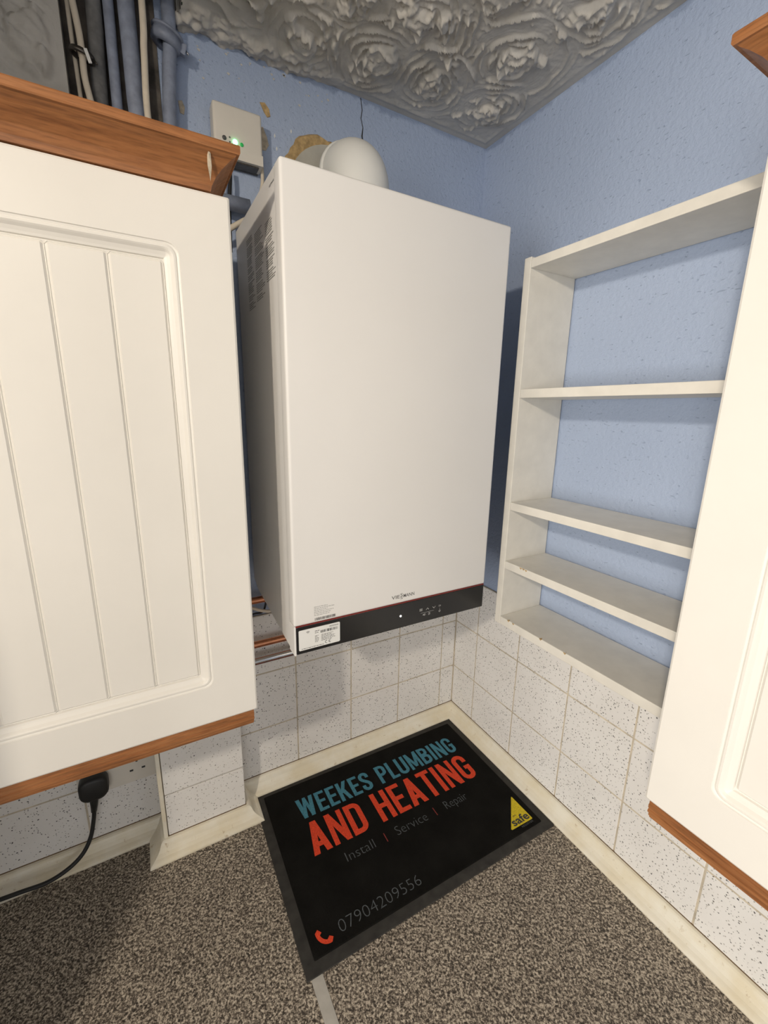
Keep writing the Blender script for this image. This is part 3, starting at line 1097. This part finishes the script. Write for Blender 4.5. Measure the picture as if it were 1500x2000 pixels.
rpart(box('body', (RX0, -0.034, RZ0 + 0.0105), (RX1, -0.004, RZ1), 'white_plastic', None, 0.0045, 3))
# lower lid with a gently curved seam
lidp = []
for i in range(9):
    t = i / 8
    lidp.append((RX0 + (RX1 - RX0) * t, RZ0 + 0.0165 - 0.0045 * math.sin(math.pi * t)))
lidp += [(RX1, RZ0), (RX0, RZ0)]
k = len(lidp)
V = [(x, -0.0347, z) for x, z in lidp] + [(x, -0.004, z) for x, z in lidp]
rpart(pyd('lower_lid', V, [tuple(range(k)), tuple(range(2 * k - 1, k - 1, -1))] + [(i, (i + 1) % k, k + (i + 1) % k, k + i) for i in range(k)], 'white_plastic'))
rpart(box('back_plate', (RX0 + .003, -0.0042, RZ0 - .002), (RX1 - .003, 0.0, RZ1 - .003), 'button_dark'))
rpart(box('terminal_slot', (RX0 + .010, -0.028, RZ0 - .002), (RX1 - .006, -0.006, RZ0 + 0.0005), 'metal_dark', None, 0.001))


def dome(name, loc, r, mat, parent_fn, lab=None, flat=0.5):
    bm_ = bmesh.new()
    bmesh.ops.create_uvsphere(bm_, u_segments=14, v_segments=8, radius=r)
    bmesh.ops.scale(bm_, vec=(1, flat, 1), verts=bm_.verts)
    bmesh.ops.translate(bm_, vec=loc, verts=bm_.verts)
    me_ = bpy.data.meshes.new(name)
    bm_.to_mesh(me_)
    bm_.free()
    return parent_fn(link(name, me_, mat, None, True), lab)


dome('indicator', (-.5925, -.0345, 1.3725), .0042, 'led_green', rpart, 'glowing green indicator light')
dome('indicator', (-.5815, -.0345, 1.3715), .0032, 'led_green_dim', rpart)
dome('button', (-.6105, -.0345, 1.3745), .0036, 'button_dark', rpart)
dome('button', (-.6015, -.0345, 1.3775), .0014, 'button_dark', rpart)
dome('button', (-.6015, -.0345, 1.3705), .0014, 'button_dark', rpart)

# ---- cables around the receiver
def cable(name, P, r, mat, label, cat='cable', n=10):
    o = tube(name, P, r, mat, None, n)
    return meta(o, label, cat)


cable('cable', [(-.617, -.020, 1.338), (-.617, -.022, 1.325), (-.6185, -.024, 1.312), (-.625, -.028, 1.298), (-.636, -.032, 1.286), (-.655, -.036, 1.276)], .0042, 'cable_white',
      'white cable curving out from under the receiver box')
cable('cable', [(-.6005, -.018, 1.338), (-.6015, -.02, 1.32), (-.604, -.022, 1.30), (-.607, -.024, 1.27), (-.609, -.026, 1.20)], .0034, 'black_rubber',
      'black cable hanging straight down below the receiver box')
cable('cable', [(-.5425, -.010, 1.372), (-.5415, -.012, 1.350), (-.543, -.016, 1.330), (-.548, -.020, 1.310), (-.556, -.022, 1.285), (-.57, -.02, 1.25)], .0032, 'cable_white',
      'thin white cable between receiver box and boiler')
cable('cable', [(-.640, -.030, 1.216), (-.615, -.032, 1.232), (-.590, -.030, 1.250), (-.570, -.026, 1.262), (-.54, -.02, 1.266)], .0048, 'cable_white',
      'white cable under the horizontal blue pipe, in the gap beside the boiler')
hp = meta(tube('water_pipe', [(-.70, -.028, 1.279), (-.572, -.028, 1.279)], .0125, 'pipe_blue', None, 18, curved=False),
          'short horizontal blue-painted pipe in the gap beside the boiler', 'pipe')

# ---- pipes rising through the ceiling hole
def pipe(x0, x1, y, r, mat, label, ztop=1.90, bend=0.0, name='water_pipe'):
    P = [(x1 + bend, y, 1.152), (x1 + bend * .6, y, 1.30), (x1, y, 1.375), ((x0 + x1) / 2, y, 1.45), (x0, y, 1.53), (x0, y, ztop)]
    return meta(tube(name, P, r, mat, None, 18), label, 'pipe' if name == 'water_pipe' else 'cable', 'pipes rising behind the left cabinet' if name == 'water_pipe' else None)


pipe(-.7425, -.7415, -.030, .0118, 'pipe_blue', 'thickest blue-painted pipe, rising beside the straight cream cable', bend=.012)
pipe(-.766, -.7675, -.024, .0075, 'pipe_blue', 'thin shaded blue pipe just left of the thickest blue pipe')
pipe(-.785, -.7895, -.016, .0108, 'pipe_grey', 'dark grey pipe, leftmost of the pipes behind the cornice')
pipe(-.6835, -.694, -.024, .0102, 'pipe_blue', 'blue-painted pipe wearing the wide pipe clip, nearest the receiver box')
pipe(-.7215, -.7275, -.047, .0048, 'cable_white', 'straight cream cable between the two blue pipes', name='cable', bend=.006)
cable('cable', [(-.800, -.034, 1.355), (-.8065, -.034, 1.395), (-.8065, -.034, 1.426), (-.8075, -.034, 1.452), (-.8115, -.034, 1.49), (-.816, -.034, 1.53), (-.818, -.034, 1.9)], .0046,
      'cable_white', 'cream cable hanging beside the swirl-plastered boxing')
cable('cable', [(-.814, -.020, 1.33), (-.8165, -.020, 1.42), (-.8185, -.020, 1.50), (-.822, -.020, 1.9)], .0030, 'cable_white', 'thin cable tucked behind the cream cable by the boxing')

# wide clip on the right pipe: tilted split band with lip and screw tab
PC = meta(empty('pipe_clip', (-.6885, -.024, 1.492)), 'wide blue-painted clip around the pipe below the ceiling edge', 'pipe clip')
PC.rotation_euler = (math.radians(10), math.radians(16), 0)


def ring(name, r0, r1, z0, z1, mat, parent, n=36, ell=1.0):
    L = []
    for r_, z_ in ((r0, z0), (r1, z0), (r1 + .0008, (z0 + z1) / 2), (r1, z1), (r0, z1), (r0, z0)):
        L.append([(r_ * math.cos(2 * math.pi * i / n) * ell, r_ * math.sin(2 * math.pi * i / n), z_) for i in range(n)])
    o = loops(name, L, mat, parent)
    for p in o.data.polygons:
        p.use_smooth = True
    return o


ring('band', .0125, .0215, -.010, .004, 'pipe_blue', PC)
ring('lip', .0130, .0232, .0045, .0085, 'pipe_blue', PC)
box('screw_tab', (.0195, -.006, -.008), (.0285, .006, .007), 'pipe_blue', PC, .0015)
tube('screw', [(.0285, -.001, .000), (.0330, -.001, -.003)], .0018, 'chrome', PC, 8, curved=False)

# cable tie bracket on the cream cable
CT = meta(empty('cable_bracket', (-.8065, -.034, 1.424)), 'small metal bracket gripping the cream cable', 'bracket')
CT.rotation_euler = (0, math.radians(12), 0)
ring('strap', .0095, .0115, -.003, .0035, 'metal_dark', CT, ell=1.35)
box('tab', (.003, -.0135, -.016), (.0075, -.0115, .001), 'label_paper', CT, .0004).rotation_euler = (0, math.radians(-28), 0)
box('collar', (-.0055, -.0065, -.002), (.0055, .0065, .008), 'cable_white', CT, .0015)
tube('screw', [(.013, -.004, .001), (.020, -.012, -.008)], .0010, 'metal_dark', CT, 6, curved=False)

# ---- pipework under the boiler, seen through the gap
def low_pipe(z, y, r, mat, label, xe, cat='pipe'):
    P = [(PX1 + .0066, y, z), (-.62, y, z), (-.55, y, z), (xe - .03, y, z), (xe - .008, y, z + .006), (xe, y, z + .03), (xe, y, 0.565)]
    return meta(tube('water_pipe', P, r, mat, None, 16), label, cat)


low_pipe(.511, -.030, .0078, 'copper', 'upper copper pipe in the gap behind the left cabinet edge', -.52)
low_pipe(.404, -.030, .0078, 'copper', 'lower copper pipe just above the shiny chrome pipe', -.45)
low_pipe(.364, -.032, .0095, 'chrome', 'shiny chrome pipe lowest under the boiler, across the tiles', -.38)
cable('cable', [(PX1 + .007, -.012, .455), (-.628, -.012, .452), (-.612, -.013, .468), (-.598, -.013, .4715), (-.580, -.013, .473), (-.572, -.014, .50), (-.570, -.016, .545)], .0022, 'black_rubber',
      'thin black cable bent across the tiles between the copper pipes')
cable('cable', [(PX1 + .007, -.022, .505), (-.610, -.022, .492), (-.585, -.022, .480), (-.565, -.022, .476), (-.553, -.018, .495), (-.55, -.016, .545)], .0036, 'cable_white',
      'pale cable just below the upper copper pipe')

# ---- socket and plug
SK = meta(empty('wall_socket', (-.891, -.0065, .145)), 'white double wall socket half hidden under the left cabinet', 'socket')
o = under(box('plate', (-.963, -.0165, .147), (-.8235, -.0065, .233), 'white_plastic', None, .003, 3), SK)
for cx in (-.928, -.858):
    for dx_, dz_, w_, h_ in ((0, .012, .004, .0085), (-.0110, -.010, .0065, .004), (.0110, -.010, .0065, .004)):
        under(box('pin_slot', (cx + dx_ - w_ / 2, -.0169, .186 + dz_ - h_ / 2), (cx + dx_ + w_ / 2, -.016, .186 + dz_ + h_ / 2), 'print_dark'), SK)
    under(box('switch', (cx + .020 * (1 if cx < -.9 else -1) - .005, -.0195, .208), (cx + .020 * (1 if cx < -.9 else -1) + .005, -.016, .224), 'white_plastic', None, .001), SK)

PG = meta(empty('plug', (-.934, -.0166, .165)), 'black mains plug with its lead, in the socket under the left cabinet', 'plug')
bp_ = rrect(-.959, .1535, -.909, .204, .017, 6)
out = []
for sc_, y in ((.93, -.0168), (1.0, -.020), (1.0, -.036), (.93, -.0405), (.72, -.0425)):
    cx, cz = -.934, .179
    out.append([(cx + (x - cx) * sc_, y, cz + (z - cz) * sc_) for x, z in bp_])
under(loops('body', out, 'black_rubber', None, True, True, True), PG)
V, F = tube_data([(-.936, -.030, .160), (-.937, -.030, .150), (-.938, -.030, .137), (-.940, -.030, .122)], [.0085, .0080, .0066, .0052], 12)
o = pyd('strain_relief', V, F, 'black_rubber')
for p in o.data.polygons:
    p.use_smooth = len(p.vertices) == 4
under(o, PG)
under(tube('lead', [(-.939, -.030, .126), (-.943, -.031, .102), (-.951, -.036, .070), (-.966, -.043, .045), (-.990, -.050, .030), (-1.025, -.054, .0215), (-1.07, -.052, .0225), (-1.12, -.050, .022),
                    (-1.172, -.050, .012)], .0040, 'black_rubber', None, 10), PG)

# ---- mat with printed company name
MT = meta(empty('counter_mat', (-.0306 - .598 * math.cos(-.0107) + .403 * math.sin(-.0107), -.0311 - .598 * math.sin(-.0107) - .403 * math.cos(-.0107), 0.0007), -.0107),
          'black printed counter mat with blue and red lettering lying in the corner', 'mat')
MW, MH = .592, .399
base = []
for ins, z in ((0, 0), (0, .0012), (.0008, .0018), (.020, .0022)):
    base.append([(x, y, z) for x, y in rrect(ins, ins, MW - ins, MH - ins, .002, 2)])
loops('rubber_border', base, 'mat_rubber', MT, cap0=True)
pl = []
for ins, z in ((.0200, .0018), (.0204, .0034), (.0215, .0042)):
    pl.append([(x, y, z) for x, y in rrect(ins, ins, MW - ins, MH - ins, .002, 2)])
loops('pile', pl, 'mat_pile', MT, cap1=True)
MZ = .0046


def mat_print(name, geo, mat, lab=None, parent=MT, z=MZ):
    V_, F_ = geo
    o = pyd(name, [(p[0], p[1], z + (p[2] if len(p) > 2 else 0.0)) for p in V_], F_, mat, parent)
    for p in o.data.polygons:
        if p.normal.z < 0:
            p.flip()
    if lab:
        o['label'] = lab
    return o


# condensed bold capitals drawn from strokes, unit cap height
T_ = 0.150


def arc(cx, cy, rx, ry, a0, a1, n=8):
    return [(cx + rx * math.cos(math.radians(a0 + (a1 - a0) * i / n)), cy + ry * math.sin(math.radians(a0 + (a1 - a0) * i / n))) for i in range(n + 1)]


def bar(x0, y0, x1, y1, hw=None):
    """slanted bar with horizontal ends"""
    hw = hw or T_ * 0.54
    return [(x0 - hw, y0), (x0 + hw, y0), (x1 + hw, y1), (x1 - hw, y1)], [(0, 1, 2, 3)]


def glyph(c):
    t = T_
    h = t / 2
    W_ = .47
    k = W_ / 2 - h
    if c == 'I':
        return .165, [rect(0, 0, t, 1)]
    if c == 'E':
        return .40, [rect(0, 0, t, 1), rect(t, 0, .40, t * .93), rect(t, 1 - t * .93, .40, 1), rect(t, .5 - t * .46, .37, .5 + t * .46)]
    if c == 'L':
        return .39, [rect(0, 0, t, 1), rect(t, 0, .39, t * .93)]
    if c == 'T':
        return .44, [rect(.22 - h, 0, .22 + h, 1), rect(0, 1 - t * .93, .44, 1)]
    if c == 'H':
        return W_, [rect(0, 0, t, 1), rect(W_ - t, 0, W_, 1), rect(t, .5 - h, W_ - t, .5 + h)]
    if c == 'N':
        return .49, [rect(0, 0, t * .9, 1), rect(.49 - t * .9, 0, .49, 1), bar(h * .95, 1, .49 - h * .95, 0)]
    if c == 'A':
        return .50, [bar(h, 0, .25, 1), bar(.50 - h, 0, .25, 1), rect(.12, .20, .38, .34)]
    if c == 'K':
        return .48, [rect(0, 0, t, 1), bar(.48 - h, 1, .15, .40), bar(.48 - h, 0, .23, .55)]
    if c == 'W':
        return .70, [bar(h, 1, .20, 0), bar(.35, 1, .20, 0, h * .8), bar(.35, 1, .50, 0, h * .8), bar(.70 - h, 1, .50, 0)]
    if c == 'M':
        return .62, [rect(0, 0, t * .9, 1), rect(.62 - t * .9, 0, .62, 1), bar(h, 1, .31, .12, h * .9), bar(.62 - h, 1, .31, .12, h * .9)]
    if c == 'U':
        return W_, [stroke([(h, 1), (h, .24)] + arc(W_ / 2, .235, k, .235 - h, 180, 360) + [(W_ - h, 1)], t)]
    if c == 'D':
        return W_, [rect(0, 0, t, 1), stroke([(t * .5, 1 - h), (W_ / 2, 1 - h)] + arc(W_ / 2, 1 - .235, k, .235 - h, 90, 0) + arc(W_ / 2, .235, k, .235 - h, 0, -90) + [(t * .5, h)], t)]
    if c == 'P':
        return .45, [rect(0, 0, t, 1), stroke([(t * .5, 1 - h), (.22, 1 - h)] + arc(.22, 1 - .22, .45 - .22 - h, .22 - h, 90, 0) + arc(.22, .62, .45 - .22 - h, .22 - h, 0, -90) + [(t * .5, .40 + h)], t)]
    if c == 'B':
        return W_, [rect(0, 0, t, 1),
                    stroke([(t * .5, 1 - h), (.22, 1 - h)] + arc(.22, .80, W_ - .24 - h, .20 - h, 90, 0) + arc(.22, .70, W_ - .24 - h, .20 - h, 0, -90) + [(t * .5, .50 + h * .9)], t * .95),
                    stroke([(t * .5, .58 - h), (.22, .58 - h)] + arc(.22, .36, W_ - .22 - h, .20 - h, 90, 0) + arc(.22, .22, W_ - .22 - h, .22 - h, 0, -90) + [(t * .5, h)], t)]
    if c == 'S':
        return .45, [stroke([(.45 - h, .68), (.45 - h, .77)] + arc(.225, .775, .225 - h, .225 - h, 0, 180) + [(h, .70), (h + .05, .60), (.45 - h - .05, .40), (.45 - h, .30)]
                            + arc(.225, .225, .225 - h, .225 - h, 0, -180) + [(h, .32)], t)]
    if c == 'G':
        return W_, [stroke([(W_ - h, .66), (W_ - h, .76)] + arc(W_ / 2, 1 - .235, k, .235 - h, 0, 180) + arc(W_ / 2, .235, k, .235 - h, 180, 360) + [(W_ - h, .53)], t),
                    rect(.25, .53 - t * .9, W_ - h, .53)]
    return .22, []


def caps(s, u0, v0, u1, v1):
    x = 0
    lay = []
    parts = []
    for c in s:
        wd, ps = glyph(c)
        for j, (V_, F_) in enumerate(ps):
            parts.append(([(p[0] + x, p[1]) for p in V_], F_))
            lay += [j * 4e-5] * len(V_)
        x += wd + .085
    V_, F_ = merge(parts)
    return [(u, v, z) for (u, v), z in zip(fit(V_, u0, v0, u1, v1), lay)], F_


mat_print('lettering', caps('WEEKES PLUMBING', .083, .279, .533, .334), 'mat_blue', 'blue capitals reading WEEKES PLUMBING')
mat_print('lettering', caps('AND HEATING', .081, .187, .528, .266), 'mat_red', 'orange red capitals reading AND HEATING')
for s_, u0, v0, u1, v1 in (('Install', .138, .1445, .205, .1645), ('Service', .260, .1445, .342, .1655), ('Repair', .396, .139, .459, .166)):
    g = text_geo(s_, -.018)
    mat_print('lettering', (fit(g[0], u0, v0, u1, v1), g[1]), 'mat_thin_grey', 'thin grey word ' + s_)
mat_print('divider', rect(.2322, .143, .2342, .164), 'mat_thin_red')
mat_print('divider', rect(.3657, .144, .3677, .165), 'mat_thin_red')
g = text_geo('07904209556', -.020)
mat_print('lettering', (fit(g[0], .076, .0355, .252, .0565), g[1]), 'mat_thin_grey', 'thin grey telephone number')
# telephone receiver symbol
hs = arc(.0555, .0540, .0185, .0200, 175, 275, 10)
ph = [([(u, v, 0.0) for u, v in stroke(hs, .0068)[0]], stroke(hs, .0068)[1])]
ph.append(([(.0335, .0560), (.0395, .0600), (.0450, .0530), (.0385, .0475)], [(0, 1, 2, 3)]))
ph[-1] = ([(u, v, 4e-5) for u, v in ph[-1][0]], ph[-1][1])
ph.append(([(.0500, .0370), (.0560, .0420), (.0620, .0375), (.0575, .0305)], [(0, 1, 2, 3)]))
ph[-1] = ([(u, v, 4e-5) for u, v in ph[-1][0]], ph[-1][1])
mat_print('telephone_symbol', merge(ph), 'mat_red', 'orange red telephone receiver symbol')
# yellow gas badge
tri = [(.4945, .0345), (.5560, .0335), (.5580, .0355), (.5565, .0985), (.5545, .0990), (.4935, .0370)]
bd = mat_print('gas_badge', (tri, [tuple(range(6))]), 'mat_yellow', 'yellow triangular gas registration badge')
g = text_geo('safe', .022)
g2 = text_geo('gas')
parts = [(fit(g[0], .5055, .0375, .5545, .0560), g[1]), (fit(g2[0], .5195, .0560, .5290, .0600), g2[1])]
mat_print('badge_lettering', merge(parts), 'print_dark', None, bd, MZ + .0003)
g = text_geo('REGISTER')
mat_print('lettering', (fit(g[0], .520, .0275, .555, .0318), g[1]), 'mat_thin_grey')

# ---- assumed ceiling light fitting, unseen, in the room behind the photographer
CL = meta(empty('assumed_ceiling_light', (LAMP[0], LAMP[1], CEIL)), 'assumed white ceiling spotlight, unseen in the room behind the camera', 'lamp')
V, F = tube_data([(LAMP[0], LAMP[1], CEIL - .0005), (LAMP[0], LAMP[1], CEIL - .02)], [.06, .05], 24)
under(pyd('ceiling_rose', V, F, 'white_plastic'), CL)
ax_ = (Vector((-0.45, -0.35, 0.35)) - Vector(LAMP)).normalized()
hub = Vector((LAMP[0], LAMP[1], CEIL - .02))
bk = Vector(LAMP) - ax_ * .065
V, F = tube_data([hub, bk], .006, 12)
under(pyd('lamp_arm', V, F, 'white_plastic'), CL)
V, F = tube_data([bk, bk + ax_ * .006, bk + ax_ * .012], [.018, .040, .042], 24)
under(pyd('lamp_shade', V, F, 'white_plastic'), CL)
